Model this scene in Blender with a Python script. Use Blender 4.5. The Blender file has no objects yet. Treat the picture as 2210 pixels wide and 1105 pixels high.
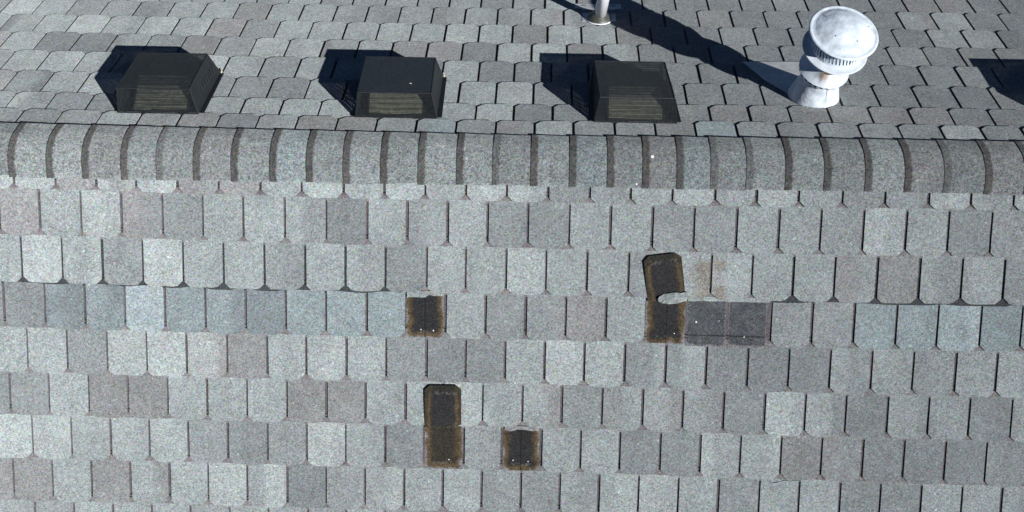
import bpy, bmesh, math, random
from mathutils import Vector, Matrix
random.seed(7)
rnd = random.random
SC = bpy.context.scene
COL = SC.collection
S = 0.18                     # metres per shingle-tab width (all roof measures below are in tab widths)
TH = 0.5275                  # roof pitch
CT, ST = math.cos(TH), math.sin(TH)

# ---------------------------------------------------------------- camera
cam = bpy.data.cameras.new('camera'); co = bpy.data.objects.new('camera', cam); COL.objects.link(co)
cam.sensor_fit = 'HORIZONTAL'; cam.sensor_width = 36; cam.lens = 34.034
cam.clip_start = 0.05; cam.clip_end = 500
rt = Vector((.999394, .030577, -.01661)); dn = Vector((.022489, -.931823, -.362216)); fw = Vector((-.026553, .361623, -.931946))
M = Matrix((rt, -dn, -fw)).transposed().to_4x4(); M.translation = Vector((12.529, -10.7345, 20.7473)) * S
co.matrix_world = M; SC.camera = co

# ---------------------------------------------------------------- sky and sun
SUNDIR = Vector((2.02, -1.683, 2.137)).normalized()      # towards the sun
elev = math.asin(SUNDIR.z); azi = math.atan2(SUNDIR.x, SUNDIR.y)
w = bpy.data.worlds.new('World'); SC.world = w; w.use_nodes = True
nt = w.node_tree; bg = nt.nodes['Background']
sky = nt.nodes.new('ShaderNodeTexSky'); sky.sky_type = 'NISHITA'; sky.sun_disc = False
sky.sun_elevation = elev; sky.sun_rotation = azi
sky.air_density = 0.3; sky.dust_density = 0.0; sky.ozone_density = 5.0
nt.links.new(sky.outputs[0], bg.inputs[0]); bg.inputs[1].default_value = 0.05
sl = bpy.data.lights.new('sun', 'SUN'); sl.energy = 5.0; sl.angle = math.radians(0.53); sl.color = (1, .995, .985)
so = bpy.data.objects.new('sun', sl); COL.objects.link(so)
so.rotation_euler = SUNDIR.to_track_quat('Z', 'Y').to_euler(); so.location = (3, -6, 8)
vs = SC.view_settings; vs.view_transform = 'Standard'; vs.look = 'None'; vs.gamma = 1; vs.exposure = 0.46

# ---------------------------------------------------------------- tables measured on the roof (tab widths)
CUTS = {"F0":[-0.298,0.729,1.732,2.717,3.729,4.745,5.762,6.776,7.802,8.784,9.78,10.769,11.745,12.745,13.746,14.726,15.727,16.739,17.728,18.735,19.775,20.777,21.804,22.802,23.805],"F1":[0.282,1.315,2.311,3.328,4.325,5.331,6.343,7.363,8.364,9.339,10.323,11.295,12.281,13.276,14.266,15.28,16.283,17.296,18.303,19.307,20.311,21.329,22.34,23.35],"F2":[-0.243,0.777,1.791,2.793,3.795,4.801,5.81,6.824,7.816,8.8,9.815,10.775,11.759,12.741,13.736,14.744,15.741,16.738,17.735,18.733,19.718,20.729,21.745,22.76,23.766],"F5":[-0.758,0.256,1.273,2.276,3.283,4.294,5.297,6.309,7.308,8.292,9.298,10.268,11.238,12.231,13.211,14.211,15.221,16.212,17.213,18.227,19.223,20.226,21.246,22.25,23.248,24.277],"F7":[-0.797,0.215,1.229,2.236,3.251,4.247,5.246,6.273,7.274,8.268,9.258,10.253,11.239,12.235,13.212,14.204,15.2,16.199,17.203,18.227,19.225,20.233,21.239,22.252,23.259,24.245],"F3":[-0.755,0.289,1.288,2.297,3.299,4.323,5.321,6.325,7.327,8.336,9.322,10.29,11.272,12.263,13.244,14.229,15.221,16.232,17.233,18.254,19.249,20.258,21.285,22.282,23.31,24.292],"F4":[-0.238,0.78,1.793,2.793,3.81,4.824,5.837,6.82,7.824,8.81,9.824,10.795,11.779,12.757,13.74,14.733,15.742,16.738,17.744,18.757,19.77,20.775,21.79,22.809,23.799],"F6":[-0.244,0.768,1.781,2.778,3.779,4.785,5.806,6.794,7.787,8.79,9.778,10.776,11.736,12.736,13.71,14.693,15.698,16.695,17.701,18.705,19.712,20.723,21.731,22.742,23.759],"F8":[-0.306,0.724,1.744,2.745,3.761,4.769,5.774,6.784,7.773,8.766,9.763],"B1":[-0.605,0.402,1.429,2.45,3.46,4.456,5.452,6.448,7.445,8.441,9.437,10.433,11.413,12.377,13.348,14.357,15.366,16.359,17.367,18.387,19.39,20.4,21.377,22.403,23.398],"B2":[-1.189,-0.148,0.894,1.892,2.89,3.888,4.886,5.884,6.882,7.88,8.878,9.876,10.874,11.846,12.827,13.821,14.816,15.81,16.805,17.804,18.824,19.826,20.861,21.867,22.878,23.881],"B3":[-0.659,0.348,1.35,2.352,3.355,4.357,5.359,6.362,7.364,8.366,9.368,10.371,11.343,12.325,13.318,14.31,15.302,16.295,17.296,18.294,19.285,20.276,21.261,22.293,23.306,24.287],"B4":[-1.254,-0.232,0.789,1.809,2.83,3.85,4.871,5.868,6.857,7.847,8.837,9.827,10.816,11.789,12.787,13.784,14.782,15.779,16.777,17.774,18.772,19.77,20.767,21.765,22.777,23.776],"B5":[-1.854,-0.811,0.24,1.265,2.291,3.316,4.329,5.319,6.308,7.299,8.29,9.281,10.272,11.252,12.227,13.227,14.227,15.228,16.228,17.229,18.229,19.229,20.23,21.23,22.231,23.234,24.224],"B6":[-2.382,-1.383,-0.347,0.699,1.731,2.743,3.755,4.754,5.747,6.754,7.728,8.715,9.702,10.682,11.654,12.663,13.651,14.655,15.659,16.664,17.668,18.672,19.677,20.681,21.685,22.69,23.686,24.688,25.7],"B7":[-2.881,-1.856,-0.834,0.185,1.231,2.235,3.239,4.251,5.235,6.251,7.231,8.215,9.199,10.189,11.165,12.161,13.14,14.142,15.144,16.147,17.149,18.151,19.153,20.156,21.158,22.16,23.162,24.161,25.168,26.174],"B8":[2.667,3.674,4.665,5.667,6.667,7.67,8.654,9.639,10.614,11.597,12.579,13.55,14.555,15.56,16.565,17.57,18.576,19.581,20.586,21.591,22.597,23.603,24.591,25.607,26.616]}
EDGES = {"F0":[[0.28,1.129],[2.31,1.143],[4.32,1.162],[6.34,1.187],[8.36,1.207],[10.32,1.194],[12.28,1.191],[14.27,1.199],[16.28,1.203],[18.3,1.194],[20.31,1.174],[22.34,1.155]],"F1":[[-0.24,2.27],[1.79,2.283],[3.8,2.304],[5.81,2.326],[7.82,2.332],[9.81,2.329],[11.76,2.324],[13.74,2.329],[16.74,2.338],[18.73,2.33],[20.73,2.307],[22.76,2.289]],"F4":[[-0.76,5.759],[1.27,5.765],[3.28,5.776],[5.3,5.777],[7.31,5.771],[9.3,5.756],[12.23,5.733],[14.21,5.74],[16.21,5.759],[18.23,5.773],[20.23,5.774],[22.25,5.764],[24.28,5.761]],"F6":[[-0.8,8.039],[1.23,8.028],[3.25,8.029],[5.25,8.03],[7.27,8.022],[9.26,8.019],[11.24,8.006],[13.21,8.0],[15.2,8.016],[17.2,8.032],[19.22,8.033],[21.24,8.035],[23.26,8.053]],"F2":[[-0.75,3.445],[1.29,3.46],[3.3,3.472],[5.32,3.488],[7.33,3.49],[9.32,3.475],[11.27,3.472],[13.24,3.475],[15.22,3.474],[17.23,3.479],[19.25,3.483],[21.28,3.468],[23.31,3.447]],"F3":[[-0.24,4.61],[1.79,4.623],[3.81,4.634],[5.84,4.638],[7.82,4.627],[9.82,4.615],[11.78,4.609],[13.74,4.609],[15.74,4.613],[17.74,4.626],[19.77,4.629],[21.79,4.624],[23.8,4.611]],"F5":[[-0.24,6.886],[1.78,6.893],[3.78,6.898],[5.81,6.892],[7.79,6.883],[9.78,6.87],[11.74,6.853],[13.71,6.858],[15.7,6.869],[17.7,6.886],[19.71,6.886],[21.73,6.881],[23.76,6.883]],"F7":[[-0.31,9.185],[1.74,9.172],[3.76,9.158],[5.77,9.159],[7.77,9.156],[9.76,9.146]],"B0":[[-0.6,0.836],[1.43,0.757],[3.46,0.714],[11.41,0.668],[13.35,0.686],[16.36,0.792],[18.39,0.814],[20.4,0.82],[22.4,0.847]],"B1":[[-1.19,1.485],[0.89,1.467],[11.85,1.324],[16.8,1.485],[18.82,1.508],[20.86,1.515],[22.88,1.513]],"B2":[[-0.66,2.363],[10.37,2.148],[12.33,2.157],[17.3,2.315],[20.28,2.367],[22.29,2.357],[24.29,2.345]],"B3":[[-1.25,3.533],[4.87,3.363],[10.82,3.319],[21.76,3.53],[23.78,3.511]],"B4":[[-1.85,4.704],[0.24,4.667],[4.33,4.551],[6.31,4.556],[11.25,4.489],[22.23,4.66],[24.22,4.66]],"B5":[[-2.38,5.881],[-0.35,5.846],[1.73,5.796],[4.75,5.702],[6.75,5.673],[9.7,5.643],[11.65,5.632],[13.65,5.657],[23.69,5.812],[25.7,5.806]],"B6":[[-2.88,7.053],[-0.83,7.037],[1.23,6.997],[4.25,6.908],[6.25,6.859],[9.2,6.813],[11.17,6.82],[13.14,6.832],[24.16,6.966],[26.17,6.975]],"B7":[[2.67,8.102],[4.66,8.085],[6.67,8.036],[9.64,7.99],[11.6,7.972],[13.55,7.967],[23.6,8.144],[25.61,8.153]]}
COLS = {"B1":[2,3,2,1,2,5,3,1,5,5,2,6,2,5,1,2,2,5,6,1,2,1,1,1,0,1],"B2":[1,0,2,3,2,2,1,1,1,1,2,2,1,1,3,2,2,1,2,5,2,5,5,5,5,2,2],"B3":[3,1,0,1,2,2,2,3,1,2,2,1,1,0,2,2,2,2,2,2,2,2,2,3,2,2,5],"B4":[1,0,1,2,1,0,1,2,1,1,2,2,1,2,2,2,2,2,2,2,2,2,2,2,2,2,1],"B5":[1,3,3,1,2,5,2,0,1,5,1,5,4,3,1,0,5,1,2,2,1,2,2,2,2,1,2,2],"B6":[3,1,0,1,0,1,4,2,1,1,1,1,1,0,1,5,0,1,5,2,2,1,2,2,2,5,2,1,1,2],"B7":[0,1,2,2,3,1,1,5,1,1,2,3,2,5,1,2,4,1,2,2,2,5,2,2,2,2,2,5,1,1,2],"B8":[2,2,2,1,2,2,1,2,1,2,2,1,2,1,2,2,2,2,1,2,2,2,5,5,2,2],"F0":[0,0,4,0,1,4,4,1,0,1,0,1,0,1,2,2,1,0,1,0,1,2,2,0,1,1],"F1":[4,1,0,4,2,1,1,2,3,1,2,1,2,2,1,1,2,2,1,1,2,0,1,2,2],"F2":[1,0,1,2,0,1,1,2,1,1,2,1,1,0,1,1,2,1,1,1,1,4,5,2,1,2],"F3":[3,3,7,6,8,6,7,7,6,6,6,10,1,2,2,4,1,10,10,10,2,2,6,6,8,6,6],"F4":[1,1,2,0,0,4,5,1,0,1,2,3,3,1,0,0,2,1,3,3,3,1,1,2,1,1],"F5":[2,2,1,5,5,1,1,1,5,5,2,1,0,1,5,2,1,5,2,2,0,1,3,1,2,3,1],"F6":[0,0,1,1,1,2,3,2,0,1,3,10,2,10,1,1,3,2,0,1,5,5,2,3,3,2],"F7":[5,5,1,5,1,1,0,0,3,2,0,1,1,2,2,1,0,0,1,2,1,1,2,2,1,1,1],"F8":[1,2,1,1,1,2,1,1,2,1]}
CAPX = [-0.339, 0.598, 1.476, 2.431, 3.297, 4.204, 5.131, 6.069, 6.957, 7.852, 8.762, 9.667, 10.596, 11.466, 12.378, 13.308, 14.215, 15.059, 15.873, 16.682, 17.528, 18.452, 19.368, 20.335, 21.268, 22.192, 23.151]

# ---------------------------------------------------------------- helpers
def P(side, x, s, h=0.0):
    """roof coordinates -> world metres; side F (towards the camera) or B; s down the slope, h off it"""
    g = -1 if side == 'F' else 1
    return Vector((x, g * (s * CT + h * ST), -s * ST + h * CT)) * S
def lin(c): c = c / 255; return c / 12.92 if c <= .04045 else ((c + .055) / 1.055) ** 2.4
def alb(r, g, b, k=.56): return (lin(r) * k, lin(g) * k, lin(b) * k)
PAL = {'w': alb(198, 206, 205), 'l': alb(182, 190, 190), 'g': alb(166, 172, 173), 'd': alb(152, 157, 159),
       'm': alb(176, 174, 175), 'n': alb(158, 157, 157), 'b': alb(168, 183, 187), 'B': alb(136, 147, 152),
       'W': alb(197, 211, 216), 't': alb(162, 163, 158)}
AVG = alb(170, 178, 178)
PAL = {k: tuple(v[i] * (.82 if k in ('w', 'l', 'g', 'd') else .68) + AVG[i] * (.18 if k in ('w', 'l', 'g', 'd') else .32) for i in range(3)) for k, v in PAL.items()}
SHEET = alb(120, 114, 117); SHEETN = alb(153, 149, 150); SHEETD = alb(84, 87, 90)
CODES = ('w', 'l', 'g', 'd', 'm', 'n', 'b', 'B', 'W', 't', '-')    # tone of each tab; the last means torn away
COLS = {k: [CODES[i] for i in v] for k, v in COLS.items()}
def mix(a, b, t): return tuple(a[i] * (1 - t) + b[i] * t for i in range(3))
def mul(a, k): return tuple(v * k for v in a)
def smooth(t): t = max(0, min(1, t)); return t * t * (3 - 2 * t)
def interp(pts, x):
    if x <= pts[0][0]: return pts[0][1]
    for a, b in zip(pts, pts[1:]):
        if x <= b[0]: return a[1] + (b[1] - a[1]) * (x - a[0]) / (b[0] - a[0])
    return pts[-1][1]
def vnoise(x, y, seed=0):
    def hsh(i, j):
        n = math.sin(i * 127.1 + j * 311.7 + seed * 74.7) * 43758.5453
        return n - math.floor(n)
    i, j = math.floor(x), math.floor(y); u, v = smooth(x - i), smooth(y - j)
    return (hsh(i, j) * (1 - u) + hsh(i + 1, j) * u) * (1 - v) + (hsh(i, j + 1) * (1 - u) + hsh(i + 1, j + 1) * u) * v

class MB:
    """collects vertices, faces and vertex colours into one mesh object"""
    def __init__(s): s.v = []; s.f = []; s.c = []
    def vert(s, p, c=(.2, .2, .2)): s.v.append(tuple(p)); s.c.append(c); return len(s.v) - 1
    def face(s, *i): s.f.append(i)
    def quad(s, a, b, c, d, col=(.2, .2, .2)): s.face(*[s.vert(p, col) for p in (a, b, c, d)])
    def box(s, O, A, B, C, col=(.2, .2, .2)):
        O, A, B, C = map(Vector, (O, A, B, C))
        q = [s.vert(O + A * i + B * j + C * k, col) for k in (0, 1) for j in (0, 1) for i in (0, 1)]
        for f in ((0, 2, 3, 1), (4, 5, 7, 6), (0, 1, 5, 4), (2, 6, 7, 3), (0, 4, 6, 2), (1, 3, 7, 5)): s.face(*[q[i] for i in f])
    def slab(s, top, down, col=(.2, .2, .2), cols=None):
        """polygon prism: top ring of points and a vector to the bottom ring"""
        n = len(top); d = Vector(down)
        a = [s.vert(p, cols[i] if cols else col) for i, p in enumerate(top)]
        b = [s.vert(Vector(p) + d, cols[i] if cols else col) for i, p in enumerate(top)]
        s.face(*a); s.face(*b[::-1])
        for i in range(n): j = (i + 1) % n; s.face(a[j], a[i], b[i], b[j])
    def build(s, name, mat, parent=None, smoothf=False, recalc=True):
        me = bpy.data.meshes.new(name); me.from_pydata(s.v, [], s.f); me.update()
        at = me.color_attributes.new('Col', 'FLOAT_COLOR', 'POINT')
        for i, c in enumerate(s.c): at.data[i].color = (c[0], c[1], c[2], 1)
        if recalc:
            bm = bmesh.new(); bm.from_mesh(me); bmesh.ops.recalc_face_normals(bm, faces=bm.faces); bm.to_mesh(me); bm.free()
        if smoothf:
            for p in me.polygons: p.use_smooth = True
        me.materials.append(mat)
        o = bpy.data.objects.new(name, me); COL.objects.link(o)
        if parent: o.parent = parent
        return o
def revolve(mb, prof, M, seg=56, colf=None, col=(.2, .2, .2)):
    """prof: list of (r, z); M maps local to target; optional (cx, cy) offset per ring"""
    rings = []
    for p in prof:
        r, z = p[0], p[1]; cx, cy = (p[2], p[3]) if len(p) > 2 else (0, 0)
        ring = []
        for i in range(seg):
            a = 2 * math.pi * i / seg
            ring.append(mb.vert(M @ Vector((cx + r * math.cos(a), cy + r * math.sin(a), z)), colf(a, z, r) if colf else col))
        rings.append(ring)
    for A, B in zip(rings, rings[1:]):
        for i in range(seg): j = (i + 1) % seg; mb.face(A[i], A[j], B[j], B[i])
def empty(name, loc=(0, 0, 0)):
    o = bpy.data.objects.new(name, None); COL.objects.link(o); o.location = loc; o.empty_display_size = .1; return o
def tag(o, label=None, cat=None, group=None, kind=None):
    if label: o['label'] = label
    if cat: o['category'] = cat
    if group: o['group'] = group
    if kind: o['kind'] = kind
    return o

# ---------------------------------------------------------------- materials
def new_mat(name):
    m = bpy.data.materials.new(name); m.use_nodes = True; n = m.node_tree
    return m, n, n.nodes['Principled BSDF'], (lambda t: n.nodes.new(t)), n.links.new
def granule_mat(name, amp=.72, rough=.95, cell=.0038, bumpd=.0016, spark=.05):
    m, n, b, N, L = new_mat(name)
    at = N('ShaderNodeAttribute'); at.attribute_name = 'Col'
    tc = N('ShaderNodeTexCoord')
    v = N('ShaderNodeTexVoronoi'); v.inputs['Scale'].default_value = 1 / cell; L(tc.outputs['Object'], v.inputs['Vector'])
    v2 = N('ShaderNodeTexVoronoi'); v2.inputs['Scale'].default_value = 1 / (cell * 2.1); L(tc.outputs['Object'], v2.inputs['Vector'])
    sx = N('ShaderNodeSeparateColor'); L(v.outputs['Color'], sx.inputs[0])
    sx2 = N('ShaderNodeSeparateColor'); L(v2.outputs['Color'], sx2.inputs[0])
    big = N('ShaderNodeTexNoise'); big.inputs['Scale'].default_value = 14; big.inputs['Detail'].default_value = 5; big.inputs['Roughness'].default_value = .65; L(tc.outputs['Object'], big.inputs['Vector'])
    # factor = 1 + amp*(a-.5) + .6amp*(b-.5) + .3*(big-.5)
    def ma(a, k, prev):
        s_ = N('ShaderNodeMath'); s_.operation = 'SUBTRACT'; L(a, s_.inputs[0]); s_.inputs[1].default_value = .5
        t = N('ShaderNodeMath'); t.operation = 'MULTIPLY_ADD'; L(s_.outputs[0], t.inputs[0]); t.inputs[1].default_value = k
        if prev is None: t.inputs[2].default_value = 1.0
        else: L(prev, t.inputs[2])
        return t.outputs[0]
    f = ma(sx.outputs[0], amp, None); f = ma(sx2.outputs[0], amp * .38, f); f = ma(big.outputs['Fac'], .42, f)
    wide = N('ShaderNodeTexNoise'); wide.inputs['Scale'].default_value = 2.2; wide.inputs['Detail'].default_value = 7; wide.inputs['Roughness'].default_value = .6; L(tc.outputs['Object'], wide.inputs['Vector'])
    f = ma(wide.outputs['Fac'], .35, f)
    gt = N('ShaderNodeMath'); gt.operation = 'GREATER_THAN'; gt.inputs[1].default_value = .993; L(sx2.outputs[2], gt.inputs[0])
    ad = N('ShaderNodeMath'); ad.operation = 'MULTIPLY_ADD'; ad.inputs[1].default_value = .45; L(gt.outputs[0], ad.inputs[0]); L(f, ad.inputs[2]); f = ad.outputs[0]
    vm = N('ShaderNodeVectorMath'); vm.operation = 'SCALE'; L(at.outputs['Color'], vm.inputs[0]); L(f, vm.inputs['Scale'])
    # hue flecks
    hm = N('ShaderNodeMix'); hm.data_type = 'RGBA'; hm.blend_type = 'MULTIPLY'; hm.inputs[0].default_value = .13
    L(vm.outputs[0], hm.inputs[6]); 
    v3 = N('ShaderNodeTexVoronoi'); v3.inputs['Scale'].default_value = 1 / (cell * 1.5); L(tc.outputs['Object'], v3.inputs['Vector'])
    sc3 = N('ShaderNodeVectorMath'); sc3.operation = 'SCALE'; sc3.inputs['Scale'].default_value = 2.0; L(v3.outputs['Color'], sc3.inputs[0])
    L(sc3.outputs[0], hm.inputs[7]); L(hm.outputs[2], b.inputs['Base Color'])
    b.inputs['Roughness'].default_value = rough; b.inputs['Diffuse Roughness'].default_value = .85
    b.inputs['Specular IOR Level'].default_value = .12
    bp = N('ShaderNodeBump'); bp.inputs['Strength'].default_value = .55; bp.inputs['Distance'].default_value = bumpd
    L(sx.outputs[1], bp.inputs['Height']); L(bp.outputs[0], b.inputs['Normal'])
    return m
def plain_mat(name, col, rough=.5, metal=0, spec=.5, noise=.0, nscale=30, bump=0, bscale=40, usecol=False):
    m, n, b, N, L = new_mat(name)
    tc = N('ShaderNodeTexCoord')
    if usecol: at = N('ShaderNodeAttribute'); at.attribute_name = 'Col'; src = at.outputs['Color']
    else: r = N('ShaderNodeRGB'); r.outputs[0].default_value = (*col, 1); src = r.outputs[0]
    nz = N('ShaderNodeTexNoise'); nz.inputs['Scale'].default_value = nscale; nz.inputs['Detail'].default_value = 6; L(tc.outputs['Object'], nz.inputs['Vector'])
    mp = N('ShaderNodeMapRange'); mp.inputs[1].default_value = .3; mp.inputs[2].default_value = .7; mp.inputs[3].default_value = 1 - noise; mp.inputs[4].default_value = 1 + noise
    L(nz.outputs['Fac'], mp.inputs[0])
    vm = N('ShaderNodeVectorMath'); vm.operation = 'SCALE'; L(src, vm.inputs[0]); L(mp.outputs[0], vm.inputs['Scale']); L(vm.outputs[0], b.inputs['Base Color'])
    b.inputs['Roughness'].default_value = rough; b.inputs['Metallic'].default_value = metal; b.inputs['Specular IOR Level'].default_value = spec
    if bump:
        nb = N('ShaderNodeTexNoise'); nb.inputs['Scale'].default_value = bscale; nb.inputs['Detail'].default_value = 3; L(tc.outputs['Object'], nb.inputs['Vector'])
        bp = N('ShaderNodeBump'); bp.inputs['Strength'].default_value = 1; bp.inputs['Distance'].default_value = bump; L(nb.outputs['Fac'], bp.inputs['Height']); L(bp.outputs[0], b.inputs['Normal'])
    return m
SHINGLE = granule_mat('shingle_granules')
CAPMAT = granule_mat('ridge_granules', amp=.9, cell=.0044, bumpd=.002)
FELT = granule_mat('asphalt_mat', amp=.9, rough=.85, cell=.004, bumpd=.0008)
BLACK = plain_mat('black_powder_coat', (.012, .014, .016), .6, 0, .3, .25, 25, .0006, 60)
WIRE = plain_mat('black_wire_mesh', (.022, .027, .031), .5, 0, .4, .25, 50)
KHAKI = plain_mat('weathered_louvre_metal', (.23, .23, .17), .6, 0, .4, .35, 60)
GALV = plain_mat('white_painted_metal', (.54, .60, .66), .42, 0, .45, .24, 18, .006, 22)
GALVC = plain_mat('stained_painted_metal', (.6, .6, .6), .45, 0, .4, .12, 30, .0015, 30, usecol=True)
PIPEM = plain_mat('white_plastic_pipe', (.8, .82, .86), .35, 0, .5, .04, 20)
LEAD = plain_mat('grey_lead_collar', (.065, .067, .058), .5, .1, .5, .4, 28, .002, 40)
FLASH = plain_mat('flashing_metal', (.46, .47, .47), .55, 0, .25, .15, 20, .0012, 30)
SCREEN = plain_mat('dusty_insect_screen', (.095, .097, .075), .8, 0, .2, .5, 45)
DARK = plain_mat('dark_void', (.01, .01, .011), .9, 0, .1)
WHITE = plain_mat('white_speck_paint', (.62, .60, .55), .6, 0, .3)
SEAL = plain_mat('beige_sealant', (.5, .46, .36), .7, 0, .3, .2, 60, .002, 80)

# ---------------------------------------------------------------- the roof
T = 0.034                    # thickness of one shingle layer
GAP = 0.064
roof = tag(empty('house_roof', (12.5 * S, 0, -5 * S)), 'grey asphalt shingle roof with clipped-corner tabs, rounded ridge and torn tabs', 'roof')
def child(o):                # meshes are written in world metres; keep them there under the roof empty
    o.parent = roof; o.location = -Vector(roof.location); return o
def edge(side, k, x):
    key = side + str(k)
    if side == 'F':
        if key in EDGES: return interp(EDGES[key], x)
        if k == -1: return .3
        return interp(EDGES['F7'], x) + (k - 7) * 1.145
    if key in EDGES: return interp(EDGES[key], x) if k else .28
    return interp(EDGES['B7'], x) + (k - 7) * 1.145
def full_cuts(side, k):
    key = side + str(k)
    base = list(CUTS[key]) if key in CUTS else [((k * 7) % 4) * .25 - .4 + i for i in range(26)]
    cols = COLS.get(key)
    n = len(base)
    cl = list(cols) if cols and len(cols) >= n + 1 else (list(cols) if cols else []) 
    while len(cl) < n + 1: cl.append(random.choice(('l', 'g', 'l', 'w', 'd', 'g', 'l') if side == 'F' else ('g', 'g', 'l', 'n')))
    while base[0] > -6.5: base.insert(0, base[0] - 1.003); cl.insert(0, random.choice(('l', 'g', 'm', 'w')))
    while base[-1] < 31: base.append(base[-1] + 1.003); cl.append(random.choice(('l', 'g', 'd', 'n')))
    return base, cl
STAIN = alb(146, 126, 98)
def stain(x, s, c):
    if not (15.9 < x < 17.5 and 2.3 < s < 3.7): return c
    n = vnoise(x * 6, s * 6, 3) * .6 + vnoise(x * 15, s * 15, 4) * .4
    u, v = x - 16.18 + (n - .5) * .16, s - 2.45 + (n - .5) * .14
    win = lambda t, lo, hi, w_: smooth((t - lo) / w_) * smooth((hi - t) / w_)
    if x < 16.72: a = win(v, .06, 1.2, .14) * (.25 + .55 * smooth((u - .08) / .35) * (.6 + .4 * smooth((.45 - v) / .3) + .3 * smooth((v - .7) / .3)))
    else: a = .75 * win(u, .5, .98, .16) * (win(v, .04, .42, .13) + win(v, .66, 1.2, .13) + .22)
    a *= smooth(u / .18) * (.6 + .5 * n)
    return mix(c, STAIN, min(.5, a))
def course(side, k):
    s0f = lambda x: edge(side, k - 1, x); s1f = lambda x: edge(side, k, x)
    cuts, cl = full_cuts(side, k)
    if side == 'B':  # right-hand tabs stepped darker: light falloff across the back slope painted into their tones
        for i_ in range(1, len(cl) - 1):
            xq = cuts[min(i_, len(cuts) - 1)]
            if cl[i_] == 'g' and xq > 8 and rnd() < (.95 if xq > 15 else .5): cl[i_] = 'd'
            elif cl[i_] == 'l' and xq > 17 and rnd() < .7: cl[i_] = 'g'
    mb = MB(); sh = MB()
    CLIP = .135
    darkrow = side == 'F' and k == 2
    prevdark = side == 'F' and k == 3
    for i in range(len(cuts) - 1):
        xa, xb = cuts[i] + GAP / 2, cuts[i + 1] - GAP / 2
        xa += (rnd() - .5) * .02; xb += (rnd() - .5) * .02
        code = cl[i + 1]
        if code == '-': continue
        c0 = PAL[code]
        # blend drops: part of a tab may take the tone of its neighbour
        nb = cl[i] if rnd() < .5 else cl[i + 2] if i + 2 < len(cl) else code
        nb = code if nb == '-' else nb
        c1 = mix(PAL[nb], c0, .35) if rnd() < .38 else c0
        v0 = .94 + .12 * rnd(); c0 = mul(c0, v0); c1 = mul(c1, v0)
        ca, cb = .8 + .4 * rnd(), .8 + .4 * rnd()
        br = .2 + .6 * rnd(); fl = rnd() < .5; wd = .03 + .15 * rnd()
        fine = side == 'F' and k == 2 and 15.6 < xa < 17.3
        nx = 30 if fine else 12
        ns = 30 if fine else 3
        us = [0, .05, .1, CLIP] + [CLIP + (1 - 2 * CLIP) * j / (nx - 6) for j in range(1, nx - 6)] + [1 - CLIP, 1 - .1, 1 - .05, 1]
        lift = (.005 + .012 * rnd() ** 3) if side == 'F' else .004 * rnd()
        top, cols_ = [], []
        jb = (rnd() - .5) * .02
        for r in range(ns + 1):
            row = []
            for u in us:
                x = xa + (xb - xa) * u
                dark = prevdark and (x < 9.2 or x > 18.2)
                sa = s0f(x) - .008 + (.012 + .05 * smooth(vnoise(x * 1.7, 3, 2) * 1.6 - .1) if dark else 0)
                sb = s1f(x) + jb * (u - .5) + .008 * (vnoise(x * 9, k * 3.1, 5) - .5)
                e = min(u, 1 - u) * (xb - xa)
                cq = CLIP * (ca if u < .5 else cb)
                if e < cq: sb -= (cq - e) * .95
                sb += .014 * (vnoise(x * 31, k * 5.3 + i, 8) - .5)
                f = r / ns
                s_ = sa + (sb - sa) * f
                xx = x + (.006 * (vnoise(s_ * 11, i * 1.7 + (u > .5) * 9, k) - .5) if u in (0, 1) else 0)
                h = T + (T + lift) * (s_ - sa) / (s1f(x) - sa)
                t = smooth(((u if fl else 1 - u) - br) / wd + .5)
                c = mix(c0, c1, t)
                wv = .93 + .14 * vnoise(x * 2.3 + 5, s_ * 2.3, k)
                if side == 'F' and k == 3 and code in 'Bb' and i < 10: wv *= .84 + .34 * vnoise(x * 1.9, s_ * .6, 11)
                c = mul(c, wv)
                if fine: c = stain(xx, s_, c)
                row.append(mb.vert(P(side, xx, s_, h), c)); 
            top.append(row)
        n = len(us)
        for r in range(ns):
            for j in range(n - 1): mb.face(top[r][j], top[r][j + 1], top[r + 1][j + 1], top[r + 1][j])
        # edge walls down by one thickness
        ring = top[0][:] + [top[r][-1] for r in range(1, ns)] + top[ns][::-1] + [top[r][0] for r in range(ns - 1, 0, -1)]
        nrm = (P(side, 0, 0, 1) - P(side, 0, 0, 0))
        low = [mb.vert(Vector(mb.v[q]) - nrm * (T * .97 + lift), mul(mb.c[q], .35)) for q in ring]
        for a in range(len(ring)): b = (a + 1) % len(ring); mb.face(ring[a], ring[b], low[b], low[a])
    o = mb.build('shingle_course', SHINGLE, recalc=True)
    # backing layer seen in the slots
    X = [cuts[0] + (cuts[-1] - cuts[0]) * j / 520 for j in range(521)]
    rows = []
    for f in (0, .35, .8, .9, 1.0):
        row = []
        for x in X:
            a, b = s0f(x) - .09, s1f(x) + .06
            s_ = a + (b - a) * f
            hf = (s_ - s0f(x)) / (s1f(x) - s0f(x))
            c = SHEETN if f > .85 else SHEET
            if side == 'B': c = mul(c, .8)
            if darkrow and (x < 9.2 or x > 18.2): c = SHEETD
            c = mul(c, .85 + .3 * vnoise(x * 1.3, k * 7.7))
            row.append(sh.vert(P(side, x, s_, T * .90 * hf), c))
        rows.append(row)
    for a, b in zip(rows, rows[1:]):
        for j in range(len(X) - 1): sh.face(a[j], a[j + 1], b[j + 1], b[j])
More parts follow.
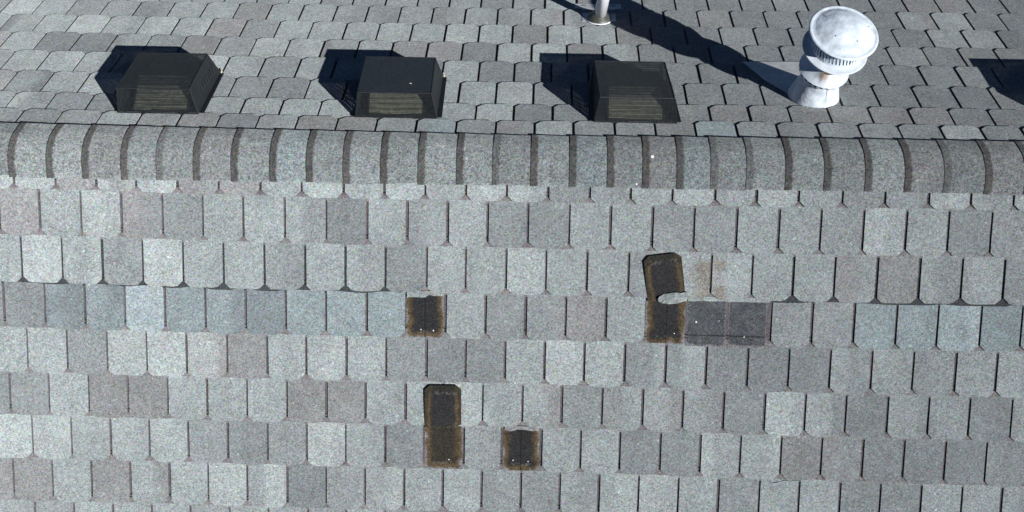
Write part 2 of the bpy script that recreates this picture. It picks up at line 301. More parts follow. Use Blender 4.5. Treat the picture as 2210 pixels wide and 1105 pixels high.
    # sealant dabs at the foot of each slot
    for x in cuts:
        for q, d in enumerate((.165, .245)):
            if rnd() < (.85 if side == 'F' else .35):
                s_ = s1f(x) - d - .01 * rnd(); ww = .03 + .03 * rnd(); hh = T * .9 * .9
                O = P(side, x - ww / 2 - .01, s_, hh - .004); sh.box(O, P(side, x + ww / 2 + .0, s_, hh - .004) - O, P(side, x - ww / 2 - .01, s_ + .022, hh - .004) - O, P(side, x - ww / 2 - .01, s_, hh + .008) - O, (.012, .012, .012))
    b = sh.build('course_backing', SHINGLE, recalc=False)
    b.parent = o
    return child(o)
for k in range(0, 13): course('F', k)
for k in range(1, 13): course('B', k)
# solid deck beneath the shingles
mb = MB()
for side in 'FB':
    A = [P(side, -7, .1, -.03), P(side, 32, .1, -.03), P(side, 32, 16, -.03), P(side, -7, 16, -.03)]
    mb.slab(A, P(side, 0, 0, -.12) - P(side, 0, 0, 0), SHEETD)
child(mb.build('roof_deck', FELT))

# ridge cap pieces
def cap_profile(n=22):
    """(side-less) points y,z over the ridge in tab widths with outward normal"""
    t = .50
    pf = Vector((0, -t * CT, -t * ST)); pb = Vector((0, t * CT, -t * ST)); ap = Vector((0, 0, 0))
    out = []
    for i in range(n + 1):
        q = i / n; p = pf * (1 - q) ** 2 + ap * 2 * q * (1 - q) + pb * q * q
        d = (ap - pf) * (1 - q) + (pb - ap) * q; nrm = Vector((0, -d.z, d.y)).normalized()
        out.append((p, nrm))
    return out
capx = [CAPX[0] - .93 * j for j in range(7, 0, -1)] + CAPX + [CAPX[-1] + .93 * j for j in range(1, 8)]
capc = [CODES[i] for i in (1, 2, 0, 4, 1, 0, 2,  0, 0, 4, 1, 2, 4, 1, 8, 1, 1, 1, 0, 1, 2, 1, 6, 2, 4, 6, 2, 1, 1, 2, 1, 4, 2, 4,  1, 4, 1, 2, 4, 1, 2)]
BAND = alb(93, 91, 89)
for k in range(len(capx) - 1):
    mb = MB()
    xa, xb = capx[k] - .075, capx[k + 1] - .075 + .05
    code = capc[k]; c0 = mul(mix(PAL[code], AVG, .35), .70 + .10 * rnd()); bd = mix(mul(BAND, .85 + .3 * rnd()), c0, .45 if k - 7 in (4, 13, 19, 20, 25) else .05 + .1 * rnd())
    prof = cap_profile()
    sf = .865 - .10 * (xa - 0) / 25 + (rnd() - .5) * .03
    sb_ = interp([[-1, .80], [4, .72], [12, .66], [16, .75], [20, .8], [25, .85]], xa)
    js, jr = (rnd() - .5) * .02, (rnd() - .5) * .02
    NX = 30; grid = []
    for j in range(NX + 1):
        u = j / NX; x = xa + (xb - xa) * u
        hh = .078 + .008 * (1 - u)
        pts = []
        sfe = sf + js * u; sbe = sb_ - .035 * u + jr * (1 - u)
        for i in range(5): pts.append(P('F', x, sfe + (.5 - sfe) * i / 5, hh - .02 * (1 - i / 5)))
        for p, nn in prof: pts.append((Vector((x, p.y, p.z)) + nn * hh) * S)
        for i in range(1, 6): pts.append(P('B', x, .5 + (sbe - .5) * i / 5, hh + .005 * i / 5))
        row = []
        for q, p in enumerate(pts):
            wob = .012 * (vnoise(q * .7, k * 3.3, 2) - .5)
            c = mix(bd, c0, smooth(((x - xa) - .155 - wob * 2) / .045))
            c = mul(c, .92 + .16 * vnoise(x * 3, q * .5, 8))
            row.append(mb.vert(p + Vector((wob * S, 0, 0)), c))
        grid.append(row)
    n = len(grid[0])
    for a, b in zip(grid, grid[1:]):
        for i in range(n - 1): mb.face(a[i], a[i + 1], b[i + 1], b[i])
    ring = grid[0][:] + [g[-1] for g in grid[1:-1]] + grid[-1][::-1] + [g[0] for g in grid[-2:0:-1]]
    ctr = Vector((0, 0, -1.2)) * S
    low = []
    for q in ring:
        p = Vector(mb.v[q]); d = Vector((0, p.y, p.z - ctr.z)).normalized()
        low.append(mb.vert(p - d * (.010 if abs(p.x - xa * S) < 1e-3 * 6 else T) * S, mb.c[q]))
    for a in range(len(ring)): b = (a + 1) % len(ring); mb.face(ring[a], ring[b], low[b], low[a])
    o = mb.build('ridge_cap_shingle', CAPMAT); child(o)
    for p in o.data.polygons:
        if p.index < NX * (n - 1): p.use_smooth = True

# ---------------------------------------------------------------- storm damage on the front slope
FB = alb(58, 58, 59); RUST = alb(110, 95, 72); RUSTD = alb(76, 68, 54)
def patch(x0, x1, k, label, line=None, brown=1.0, fb=None):
    FB = fb or alb(58, 58, 59)
    """bare black mat left where a tab tore away, brown round its rim"""
    mb = MB(); n = 44; g = []
    for j in range(n + 1):
        row = []
        for i in range(n + 1):
            u, v = i / n, j / n
            x = x0 + (x1 - x0) * u; a, b = edge('F', k - 1, x) - .03, edge('F', k, x) + .005
            s_ = a + (b - a) * v
            n1 = vnoise(x * 6, s_ * 6, 1); n2 = vnoise(x * 22, s_ * 22, 4)
            dx = min(u, 1 - u) * (x1 - x0); db = (1 - v) * (b - a)
            cr = .16; d = min(dx, db)
            if dx < cr and db < cr: d = cr - math.hypot(cr - dx, cr - db)
            d += (n1 - .5) * .10 + (n2 - .5) * .05; d /= brown
            c = mix(SHEETN, RUST, smooth((d + .0) / .05))
            c = mix(c, RUSTD, smooth((d - .08) / .06) * .8)
            c = mix(c, FB, smooth((d - (.14 if db > .3 else .10)) / .07))
            if .12 < db < .2 and .15 < u < .85: c = mix(c, alb(120, 116, 110), smooth((n2 - .55) / .2) * .6)
            h = T * .9 * v + .006
            row.append(mb.vert(P('F', x, s_, h), c))
        g.append(row)
    for a, b in zip(g, g[1:]):
        for i in range(n): mb.face(a[i], a[i + 1], b[i + 1], b[i])
    o = child(mb.build('bare_patch', FELT, recalc=False)); o['label'] = label
    if line is not None:
        m2 = MB(); ln_ = []
        for i in range(9):
            s_ = edge('F', k - 1, line) + 1.13 * i / 8
            m = .0035 + .003 * rnd(); ln_.append((line + (rnd() - .5) * .008, s_, m))
        for (xa, sa, ma_), (xb, sb, mb_) in zip(ln_, ln_[1:]):
            hb = T * .9 * (sa - edge('F', k - 1, line)) / 1.15 + .010; hc = T * .9 * (sb - edge('F', k - 1, line)) / 1.15 + .010
            m2.quad(P('F', xa - ma_ * 1.6, sa, hb), P('F', xa + ma_ * 1.6, sa, hb), P('F', xb + mb_ * 1.6, sb, hc), P('F', xb - mb_ * 1.6, sb, hc), (.004, .004, .004))
        s_ = m2.build('seam', DARK, o, recalc=False)
    return o
def nail(x, s, r=.022, h=.03, name='nail_head'):
    mb = MB(); c = []
    rings = []
    for rr, hh in ((r, 0), (r * .9, .35 * r), (r * .5, .6 * r)):
        rings.append([mb.vert(P('F', x + rr * math.cos(a * .785) * (1 + .2 * (rnd() - .5)), s + rr * math.sin(a * .785), h + hh)) for a in range(8)])
    for A, B in zip(rings, rings[1:]):
        for i in range(8): mb.face(A[i], A[(i + 1) % 8], B[(i + 1) % 8], B[i])
    mb.face(*rings[-1]); return child(mb.build(name, WHITE))
def remnant(pts, side='F', h=.07, label=None, col='l', thick=T):
    """jagged strip of torn tab still held under the course above"""
    mb = MB()
    mb.slab([P(side, x, s, h + dh) for x, s, dh in pts], (P(side, 0, 0, -thick) - P(side, 0, 0, 0)), PAL[col], [mul(PAL[col], .8 + .35 * rnd()) for _ in pts])
    o = child(mb.build('torn_tab_remnant', SHINGLE)); 
    if label: o['label'] = label
def jag(x0, x1, sa, sb, n=16, amp=.05, dip=None):
    top = [(x0, sa, 0), (x1, sa, 0)]
    low = []
    for i in range(n + 1):
        u = i / n; x = x1 + (x0 - x1) * u
        s_ = sb + (vnoise(x * 9, sb * 5) - .5) * amp * 2
        if dip: s_ += dip(1 - u)
        low.append((x, s_, 0))
    return top + low
patch(9.32, 10.25, 3, 'small black bare patch with brown rim in the third full course, left of centre', line=9.785)
remnant(jag(9.34, 10.24, 3.44, 3.575), label='thin torn grey strip above the upper left bare patch')
patch(15.21, 16.17, 3, 'black bare patch with brown rim below the tilted flipped-up tab', line=15.725)
patch(9.79, 10.745, 6, 'black bare patch with brown rim directly below the straight flipped-up tab', brown=1.15, fb=alb(66, 62, 55))
patch(11.765, 12.68, 6, 'small black bare patch with brown rim, lowest and to the right of the straight flipped-up tab', line=12.215)
remnant(jag(11.80, 12.66, 6.83, 6.93, 16, .03, dip=lambda u: .035 * math.sin(u * 9)), label='wavy torn grey strip above the lowest bare patch', col='m')
for x, s in ((9.68, 4.42), (9.99, 4.44), (15.92, 4.36), (12.02, 7.74), (12.40, 7.76), (10.4, 7.77)): nail(x, s, .015 + .007 * rnd(), .033)

# the two tabs worn to dark mat
def worn(x0, x1, k, label):
    mb = MB(); n = 40; g = []
    base = alb(100, 103, 107)
    for j in range(n + 1):
        row = []
        for i in range(n + 1):
            u, v = i / n, j / n; x = x0 + (x1 - x0) * u
            a, b = edge('F', 2, x) - .01, edge('F', 3, x) + .045
            s_ = a + (b - a) * v
            n1 = vnoise(x * 5, s_ * 5, 9); n2 = vnoise(x * 20, s_ * 20, 2)
            d = min(u, 1 - u) * (x1 - x0) + (n2 - .5) * .03; db = (1 - v) * (b - a) - (.06 * (2 * u - 1) ** 2) + (n1 - .5) * .05
            c = mix(SHEETN, mul(base, .82 + .4 * n1), smooth(d / .03))
            c = mix(SHEETN, c, smooth(db / .05))
            e = s_ - b
            for q in (.165, .27):
                if abs(e + q) < .014: c = mul(c, .25)
            if s_ - a < .10 and u < .6 and x < 17: c = mix(c, STAIN, .5 * smooth((.1 - (s_ - a)) / .06) * n1)
            row.append(mb.vert(P('F', x, s_, T * .9 * v + .006 + (.012 if v > .93 else 0)), c))
        g.append(row)
    for a, b in zip(g, g[1:]):
        for i in range(n): mb.face(a[i], a[i + 1], b[i + 1], b[i])
    o = child(mb.build('worn_tab', FELT, recalc=False)); o['label'] = label
worn(16.215, 17.165, 3, 'left of two adjoining dark grey worn tab areas, beside the black patch')
worn(17.225, 18.155, 3, 'right of two adjoining dark grey worn tab areas')
remnant(jag(16.22, 18.2, 3.42, 3.53, 40, .02), label='ragged torn edge above the two dark grey worn tabs', h=.05, col='l')
for x, s, r in ((16.44, 4.06, .026), (17.0, 4.02, .012), (17.63, 4.41, .018), (16.27, 3.66, .010)): nail(x, s, r, .03, 'white_speck')

# flipped-up tabs, showing their black undersides
def flipped(quad_, ang, k, label, hl=.075):
    """quad_: hinge-left, hinge-right, tip-right, tip-left in (x,s)"""
    mb = MB(); n = 40; g = []
    hl_, hr, tr, tl = quad_
    L = math.hypot(tl[0] - hl_[0], tl[1] - hl_[1]); Wd = math.hypot(hr[0] - hl_[0], hr[1] - hl_[1])
    for j in range(n + 1):
        row = []
        v = j / n
        for i in range(n + 1):
            u = i / n
            # clipped corners at the tip: squeeze the ring in
            cc = .13
            vv = v; dxe = min(u, 1 - u) * Wd
            if dxe < cc: vv = v * (1 - (cc - dxe) * .85 / L)
            x = (hl_[0] * (1 - u) + hr[0] * u) * (1 - vv) + (tl[0] * (1 - u) + tr[0] * u) * vv
            s_ = (hl_[1] * (1 - u) + hr[1] * u) * (1 - vv) + (tl[1] * (1 - u) + tr[1] * u) * vv
            n1 = vnoise(x * 6, s_ * 6, 1); n2 = vnoise(x * 24, s_ * 24, 4)
            d = dxe + (n1 - .5) * .07; dt = (1 - v) * L
            c = mix(RUSTD, RUST, smooth(1 - abs(d - .11) / .07) * .75)
            c = mix(c, FB, smooth((d - .14) / .07))
            ct = mix(RUSTD, FB, smooth((dt - .12) / .08))
            c = tuple(min(a, b) for a, b in zip(c, ct)) if dt < .2 else c
            if L - dt < .035: c = mix(c, RUST, .55 * n2)
            if .14 < dt < .24 and .12 < u < .88: c = mix(c, alb(118, 114, 108), smooth((n2 - .45) / .25) * .65)
            h = hl + T * .6 * math.sin(v * 2.2) + .035 * (1 - (2 * u - 1) ** 2) * .4 + .02 * v
            row.append(mb.vert(P('F', x, s_, h), c))
        g.append(row)
    for a, b in zip(g, g[1:]):
        for i in range(n): mb.face(a[i], a[i + 1], b[i + 1], b[i])
    ring = g[0][:] + [r[-1] for r in g[1:-1]] + g[-1][::-1] + [r[0] for r in g[-2:0:-1]]
    dv = P('F', 0, 0, -T) - P('F', 0, 0, 0)
    low = [mb.vert(Vector(mb.v[q]) + dv, (.01, .01, .01)) for q in ring]
    for a in range(len(ring)): b = (a + 1) % len(ring); mb.face(ring[a], ring[b], low[b], low[a])
    mb.face(*low)
    o = child(mb.build('flipped_tab', FELT)); o['label'] = label
flipped(((15.24, 3.57), (16.155, 3.46), (15.985, 2.33), (15.09, 2.46)), 0, 3, 'tilted flipped-up tab with black underside, beside the brown stained tabs')
flipped(((9.785, 6.93), (10.71, 6.91), (10.70, 5.80), (9.79, 5.82)), 0, 6, 'straight flipped-up tab with black underside, nearest the bottom of the photo')
# crumpled torn scrap over the tilted tab's hinge
mb = MB(); ring = []
cx = [(15.47, 3.50), (15.50, 3.43), (15.62, 3.36), (15.80, 3.33), (16.0, 3.325), (16.18, 3.30), (16.20, 3.40), (16.17, 3.52), (16.02, 3.57), (15.85, 3.60), (15.65, 3.60), (15.52, 3.57)]
cx = [p_ for a_, b_ in zip(cx, cx[1:] + cx[:1]) for p_ in (a_, ((a_[0] + b_[0]) / 2 + .03 * (rnd() - .5), (a_[1] + b_[1]) / 2 + .035 * (rnd() - .5)))]
top = [mb.vert(P('F', x, s, .12 + .05 * rnd()), mul(PAL['l'], .6 + .5 * rnd())) for x, s in cx]
mid = mb.vert(P('F', 15.86, 3.46, .18), PAL['l']); m2 = mb.vert(P('F', 15.68, 3.45, .165), PAL['g'])
for i in range(24):
    j = (i + 1) % 24; mb.face(top[i], top[j], mid if 6 <= i <= 19 else m2)
mb.face(top[6], mid, m2); mb.face(top[20], m2, mid)
low = [mb.vert(P('F', x, s, .095), (.03, .03, .03)) for x, s in cx]
for i in range(24): j = (i + 1) % 24; mb.face(top[i], low[i], low[j], top[j])
o = child(mb.build('torn_scrap', SHINGLE)); o['label'] = 'crumpled grey scrap across the hinge of the tilted flipped-up tab'
# crack in a low tab
mb = MB(); pts = [(18.47, 8.15, .006), (18.62, 8.13, .008), (18.74, 8.09, .006), (18.86, 8.06, .008), (18.95, 8.085, .005), (19.1, 8.07, .006), (19.25, 8.035, .006), (19.42, 8.02, .003)]
for (xa, sa, wa), (xb, sb, wb) in zip(pts, pts[1:]):
    q = lambda x, s_: P('F', x, s_, T + T * (s_ - 8.02) / 1.145 + .006)
    mb.quad(q(xa, sa - wa), q(xb, sb - wb), q(xb, sb + wb), q(xa, sa + wa))
o = child(mb.build('crack', DARK, recalc=False))
# white droplets on the ridge
def blob(name, pts, mat, parent=None):
    mb = MB()
    for c, r in pts:
        bm = bmesh.new(); bmesh.ops.create_icosphere(bm, subdivisions=2, radius=1)
        off = len(mb.v)
        for v in bm.verts:
            n_ = 1 + .35 * (vnoise(v.co.x * 2 + c[0] * 9, v.co.y * 2 + v.co.z * 3, 6) - .5)
            mb.vert(Vector(c) + Vector((v.co.x * r[0], v.co.y * r[1], v.co.z * r[2])) * n_)
        for f in bm.faces: mb.face(*[off + v.index for v in f.verts])
        bm.free()
    return mb.build(name, mat, parent, True)
child(blob('white_speck', [((15.21 * S, -.03 * S, -.040 * S), (.0085, .0085, .003))], WHITE))
child(blob('white_speck', [((14.85 * S, -.645 * S, -.295 * S), (.005, .006, .003))], WHITE))

# ---------------------------------------------------------------- roof vents under wire guards
def mesh_panel(mb, A, B, C, D, nu, nv, cu, cv, n):
    """woven guard panel on quad A-B-C-D (A->B is u, A->D is v); strips of coverage cu, cv"""
    A, B, C, D = map(Vector, (A, B, C, D)); n = Vector(n).normalized() * .0012
    pt = lambda u, v: (A * (1 - u) + B * u) * (1 - v) + (D * (1 - u) + C * u) * v
    for i in range(nu):
        u0 = (i + .5 - cu / 2) / nu; u1 = (i + .5 + cu / 2) / nu
        mb.slab([pt(u0, 0), pt(u1, 0), pt(u1, 1), pt(u0, 1)], -n)
    for j in range(nv):
        v0 = (j + .5 - cv / 2) / nv; v1 = (j + .5 + cv / 2) / nv
        off = n * 1.2
        mb.slab([pt(0, v0) + off, pt(1, v0) + off, pt(1, v1) + off, pt(0, v1) + off], -n)
def bar(mb, a, b, r):
    a, b = Vector(a), Vector(b); d = (b - a).normalized(); q = d.orthogonal().normalized() * r; q2 = d.cross(q).normalized() * r
    mb.box(a - q - q2, b - a, q * 2, q2 * 2)
def roof_vent(xc, s0, label, variant, lean=0.0):
    M0 = P('B', xc, s0, 0)
    root = tag(empty('roof_vent', M0), label, 'roof vent', 'black guarded roof vents behind the ridge')
    def Q(u, v, h): return P('B', xc + u, s0 + v, h) - M0
    hb = .065
    # flange
    mb = MB(); fl = [Q(-1.12, .06, hb + .012), Q(1.16, .06, hb + .012), Q(1.10, 2.16, hb + .012), Q(-1.10, 2.16, hb + .012)]
    mb.slab(fl, Q(0, 0, -.02) - Q(0, 0, 0)); mb.build('flange', BLACK, root)
    # guard
    Hh = .75; FL, FR = (-1.02, .0, hb), (1.03, .0, hb); TFL, TFR = (-.90, .05, Hh), (.92, .05, Hh); TBL, TBR = (-.98, 1.94, Hh), (.84, 1.94, Hh); BL, BR = (-1.0, 2.22, hb), (.99, 2.22, hb)
    q = {k: Q(*v) for k, v in dict(FL=FL, FR=FR, TFL=TFL, TFR=TFR, TBL=TBL, TBR=TBR, BL=BL, BR=BR).items()}
    up = Q(0, 0, 1) - Q(0, 0, 0); fr = Q(0, -1, 0) - Q(0, 0, 0); rg = Vector((1, 0, 0))
    topc = .84 if variant == 2 else .13
    g = MB()
    mesh_panel(g, q['TFL'], q['TFR'], q['TBR'], q['TBL'], 62, 56, topc, topc, up)
    mesh_panel(g, q['FL'], q['FR'], q['TFR'], q['TFL'], 62, 20, .24, .2, fr + up * .4)
    mesh_panel(g, q['FR'], q['BR'], q['TBR'], q['TFR'], 60, 20, .8 if variant == 2 else .55, .6, rg)
    mesh_panel(g, q['BL'], q['FL'], q['TFL'], q['TBL'], 60, 20, .55, .5, -rg)
    mesh_panel(g, q['BR'], q['BL'], q['TBL'], q['TBR'], 62, 20, .5, .5, -fr)
    g.build('wire_guard', WIRE, root)
    e = MB()
    for a, b in (('TFL', 'TFR'), ('TFR', 'TBR'), ('TBR', 'TBL'), ('TBL', 'TFL'), ('FL', 'TFL'), ('FR', 'TFR'), ('BR', 'TBR'), ('BL', 'TBL'), ('FL', 'FR'), ('FR', 'BR'), ('BL', 'FL')):
        bar(e, q[a], q[b], .0022)
    e.build('guard_frame', BLACK, root)
    # slant-front hood inside the guard
    iw = .70; ix = {1: .02, 2: -.02, 3: .02}.get(variant, .0)
    mb = MB()
    HF, HBk = .62, .52; v0, v1, v2 = .12, (.98 if variant == 1 else .86), 1.85
    pl = lambda sg: [Q(ix + sg * iw, v0, hb + .01), Q(ix + sg * iw, v1, HF), Q(ix + sg * iw, v2, HBk), Q(ix + sg * iw, v2 + .05, hb + .01)]
    A, B = pl(-1), pl(1)
    for i in (0, 1, 2): mb.face(*[mb.vert(p) for p in (A[i], B[i], B[(i + 1) % 4], A[(i + 1) % 4])])
    mb.face(*[mb.vert(p) for p in A]); mb.face(*[mb.vert(p) for p in B[::-1]])
    for sg in (-1, 1): bar(mb, A[0] if sg < 0 else B[0], A[1] if sg < 0 else B[1], .0035)
    bar(mb, A[1], B[1], .003); bar(mb, A[0], B[0], .004)
    mb.build('hood', BLACK, root)
    sc = MB(); inset = lambda P_, dd: P_ + (up * dd)
    sc.slab([Q(ix - iw + .03, v0 + .02, hb + .045), Q(ix + iw - .03, v0 + .02, hb + .045), Q(ix + iw - .03, v1 - .02, HF + .005), Q(ix - iw + .03, v1 - .02, HF + .005)], up * -.01)
    sc.build('insect_screen', SCREEN, root)
    # louvre slats along the slanted front
    cnt, fat = {1: (14, .62), 2: (6, .62), 3: (8, .42)}.get(variant, (8, .5))
    mb = MB()
    pf = lambda t, off: (v0 + (v1 - v0) * t - off * .5, hb + .02 + (HF - hb - .03) * t + off)
    us = [-iw + .03 + (2 * iw - .06) * q_ / 12 for q_ in range(13)]
    for j in range(cnt):
        t0 = (j + .15) / cnt; t1 = t0 + fat * (.7 + .5 * rnd()) / cnt
        sg1 = lambda u: (vnoise(u * 1.6 + j * .25, variant * 5 + j * .3, 3) - .5) * (.9 if variant == 1 else .35) / cnt
        for ua, ub in zip(us, us[1:]):
            pa0, pa1, pb0, pb1 = pf(t0 + sg1(ua), .035), pf(t1 + sg1(ua), .012), pf(t0 + sg1(ub), .035), pf(t1 + sg1(ub), .012)
            mb.slab([Q(ix + ua, *pa0), Q(ix + ub, *pb0), Q(ix + ub, *pb1), Q(ix + ua, *pa1)], fr * -.0 - up * .008)
    mb.build('louvre_screen', KHAKI, root)
    if variant == 1:     # flap on the right of the louvre and pressed ribs on the side
        mb = MB()
        for j in range(7):
            v = .75 + j * .17; bar(mb, Q(.985, v, .30), Q(.955, v + .04, .46), .0022)
        mb.build('pressed_rib', BLACK, root)
    # screws
    for u, v in ((-.85, -.03), (-.2, -.035), (.55, -.035), (1.09, .35), (1.06, 1.95), (.98, .02)):
        mb = MB(); revolve(mb, [(.001, .012), (.028, .012), (.034, 0)], Matrix.Translation(Q(u, v + .05, hb + .012)) @ Matrix.Rotation(-TH, 4, 'X') @ Matrix.Scale(S, 4), 8)
        mb.build('screw', DARK, root)
    if variant in (0, 1, 2):
        blob('sealant_bead', [(Q(1.02, 2.23, .08), (.005, .010, .005)), (Q(.99, 2.32, .075), (.004, .010, .004))], SEAL, root)
    if variant == 2:
        blob('white_spot', [(Q(.36, .52, Hh + .004), (.0065, .0045, .0015))], WHITE, root)  # small flat white spot on top of the guard
        blob('white_spot', [(Q(1.03, .35, .50), (.002, .007, .002))], WHITE, root) if False else None
    return root
roof_vent(2.84, 1.37, 'leftmost of the three whole black vents, thin louvre lines behind wire guard', 1)
roof_vent(8.88, 1.37, 'black guarded vent with a white spot on its flat charcoal top', 2)
roof_vent(14.88, 1.35, 'black guarded vent nearest the white flue, four pale louvre lines', 3)
roof_vent(-3.42, 1.50, 'black roof vent cut off at the left edge, only its back corner showing', 0)
roof_vent(26.80, 1.46, 'black roof vent beyond the right edge, only its shadow in view', 0)

# ---------------------------------------------------------------- white metal flue
VZ = Vector((.08, math.sin(math.radians(7.0)), math.cos(math.radians(7.0))))   # leans a little down the back slope
def axis_frame(base, axis):
    z = axis.normalized(); x = Vector((1, 0, 0)); x = (x - z * x.dot(z)).normalized(); y = z.cross(x)
    m = Matrix((x, y, z)).transposed().to_4x4(); m.translation = base; return m
B0 = P('B', 19.50, 2.87, .05)
flue = tag(empty('flue_vent', B0), 'white metal flue with round domed cap and rust stain, casting a long shadow', 'flue vent')
F0 = axis_frame(Vector((0, 0, 0)), VZ) @ Matrix.Diagonal((S * .98, S * .98, S * .95, 1))
# flashing: plate on the roof, leaning cone
mb = MB(); q = lambda u, v, h=.088: P('B', 19.5 + u, 2.87 + v, h) - B0
mb.slab([q(-1.45, 1.83), q(.55, 1.9), q(.55, .2), q(-.55, .1), q(-1.0, .75)], P('B', 0, 0, -.012) - P('B', 0, 0, 0))
mb.build('flashing_plate', FLASH, flue)
mb = MB(); seg = 64; rings = []
for t in [i / 8 for i in range(9)]:
    ring = []
    for i in range(seg):
        a = 2 * math.pi * i / seg
        pb = P('B', 19.62 + .665 * math.cos(a), 2.93 + .66 * math.sin(a), .05) - B0
        pt = F0 @ Vector((.41 * math.cos(a), .41 * math.sin(a), 1.10))
        tt = t ** .8
        ring.append(mb.vert(pb * (1 - tt) + pt * tt))
    rings.append(ring)
for A, B in zip(rings, rings[1:]):
    for i in range(seg): j = (i + 1) % seg; mb.face(A[i], A[j], B[j], B[i])
mb.build('flashing_cone', GALV, flue, True)
mb = MB(); bar(mb, (P('B', 19.78, 2.30, .055) - B0), F0 @ Vector((.10, -.42, 1.05)), .0008); mb.build('cone_seam', DARK, flue)
# storm collar with slotted lip
def collarcol(a, z, r_):
    d = (a - math.radians(248)); d = (d + math.pi) % (2 * math.pi) - math.pi
    t = math.exp(-(d / .38) ** 2) * smooth((.60 - r_) / .14 + .5 * (vnoise(a * 9, 1) - .5))
    return mix((.47, .52, .57), mix((.03, .025, .02), (.22, .13, .06), smooth(d * 3 + .5)), min(1, t * .9))
mb = MB(); revolve(mb, [(.39, 1.46), (.41, 1.43)] + [(.41 + .22 * q_ / 6, 1.43 - .21 * q_ / 6) for q_ in range(1, 7)] + [(.645, 1.205)], F0, 96, collarcol); mb.build('storm_collar', GALVC, flue, True)
mb = MB()
for i in range(28):
    a0 = 2 * math.pi * (i + .18) / 28; a1 = 2 * math.pi * (i + .66) / 28
    for b0, b1 in ((a0, (a0 + a1) / 2), ((a0 + a1) / 2, a1)):
        pts = [F0 @ Vector((r * math.cos(a), r * math.sin(a), z)) for r, z, a in ((.645, 1.205, b0), (.645, 1.205, b1), (.625, 1.105, b1), (.625, 1.105, b0))]
        mb.face(*[mb.vert(p) for p in pts])
revolve(mb, [(.625, 1.107), (.61, 1.085)], F0, 72)
mv = MB(); revolve(mv, [(.615, 1.20), (.598, 1.105)], F0, 72); mv.build('collar_shadow_gap', DARK, flue)
o = mb.build('slotted_collar_lip', GALV, flue)
# neck, with rust
def rustcol(a, z, r):
    d = (a - math.radians(262)); d = (d + math.pi) % (2 * math.pi) - math.pi
    t = math.exp(-(d / .42) ** 2) * smooth((1.84 - z) / .25 + .35 * (vnoise(a * 8, z * 5) - .5))
    c = mix((.46, .50, .54), (.16, .10, .05), min(1, t * 1.2))
    return mix(c, (.02, .015, .012), smooth((t - .8) / .3))
mb = MB(); revolve(mb, [(.40, 1.05)] + [(.40, 1.35 + .065 * i) for i in range(10)], F0, 72, rustcol); mb.build('flue_neck', GALVC, flue, True)
# lower cap dish
def dishcol(a, z, r):
    d = (a - math.radians(240)); d = (d + math.pi) % (2 * math.pi) - math.pi
    t = math.exp(-(d / .35) ** 2) * smooth((.62 - r) / .15) * (z < 1.96)
    return mix((.50, .54, .58), (.12, .10, .08), min(1, t))
mb = MB(); revolve(mb, [(.40, 1.76), (.58, 1.82), (.76, 1.92), (.81, 1.96), (.82, 1.985), (.80, 2.0), (.76, 1.99), (.64, 2.02), (.62, 2.03)], F0, 80, dishcol); mb.build('lower_cap_dish', GALVC, flue, True)
mb = MB(); revolve(mb, [(.615, 2.02), (.60, 2.62)], F0, 72); mb.build('slotted_drum', GALV, flue, True)
mb = MB()
for i in range(44):
    a = 2 * math.pi * i / 44; da = .055 if i % 9 else .10
    sk = .10
    pts = [F0 @ Vector((.622 * math.cos(b), .622 * math.sin(b), z)) for b, z in ((a - da * .27, 2.10), (a + da * .27, 2.10), (a + da * .27 - sk, 2.34), (a - da * .27 - sk, 2.34))]
    mb.face(*[mb.vert(p) for p in pts])
mb.build('drum_slots', DARK, flue, recalc=False)
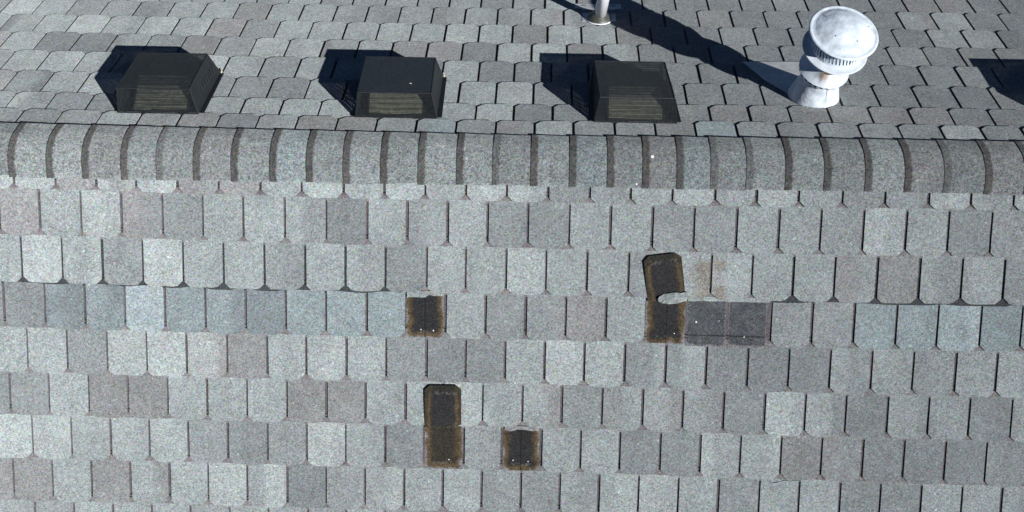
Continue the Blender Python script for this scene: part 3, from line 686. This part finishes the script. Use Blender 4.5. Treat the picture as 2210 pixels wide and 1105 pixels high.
# dome cap
prof = [(.78, 2.60), (.84, 2.575), (.855, 2.585), (.855, 2.61), (.83, 2.63), (.79, 2.632), (.765, 2.622)]
for i in range(1, 13):
    rr = .76 * (1 - i / 12); prof.append((rr + .0001, 2.63 + .24 * (1 - (rr / .76) ** 2)))
mb = MB(); revolve(mb, prof, F0, 96); revolve(mb, [(.78, 2.62), (.3, 2.60), (.001, 2.60)], F0, 96); mb.build('cap_dome', GALV, flue, True)
for a, r in ((2.45, .58), (3.9, .42), (.25, .62), (5.2, .45)):
    z = 2.63 + .24 * (1 - (r / .76) ** 2); c = F0 @ Vector((r * math.cos(a), r * math.sin(a), z + .004))
    blob('rivet', [(c, (.0028, .0028, .002))], LEAD, flue)

# ---------------------------------------------------------------- plumbing pipe
B1 = P('B', 14.20, 7.34, .05)
pipe = tag(empty('vent_pipe', B1), 'round white plastic vent pipe in a grey collar at the top edge of the photo', 'vent pipe')
ax = (Vector((.075, math.sin(math.radians(6)), math.cos(math.radians(6)))))
G0 = axis_frame(Vector((0, 0, 0)), ax) @ Matrix.Scale(S, 4)
mb = MB(); revolve(mb, [(.155, .1), (.178, .1), (.178, 2.6), (.155, 2.6), (.155, .1)], G0, 40); mb.build('pipe', PIPEM, pipe, True)
N0 = axis_frame(Vector((0, 0, 0)), Vector((0, ST, CT))) @ Matrix.Scale(S, 4)
mb = MB(); revolve(mb, [(.375, .02), (.375, .045), (.34, .10), (.28, .16, .0, .0), (.22, .22, 0, -.04), (.185, .30, .0, -.09), (.165, .34, .005, -.11), (.15, .335, .005, -.11)], N0, 48); mb.build('rubber_boot', LEAD, pipe, True)
mb = MB(); revolve(mb, [(.30, .028), (.40, .028), (.405, .012)], N0, 48); mb.build('boot_ring', PIPEM, pipe, True)
mb = MB(); q = lambda u, v, h=.063: P('B', 14.20 + u, 7.34 + v, h) - B1
dv = P('B', 0, 0, -.014) - P('B', 0, 0, 0)
mb.slab([q(-.72, .72), q(.70, .72), q(.70, 1.06), q(-.72, 1.06)], dv); mb.slab([q(-.5, -.15), q(.5, -.15), q(.5, .717), q(-.5, .717)], dv)
mb.build('flashing_plate', FLASH, pipe)
for u in (.45, -.45):
    mb = MB(); mb.slab([q(u - .06, .93, .066), q(u + .08, .93, .066), q(u + .08, .97, .066), q(u - .06, .97, .066)], dv * .2)
    mb.build('nail_slot', DARK, pipe)
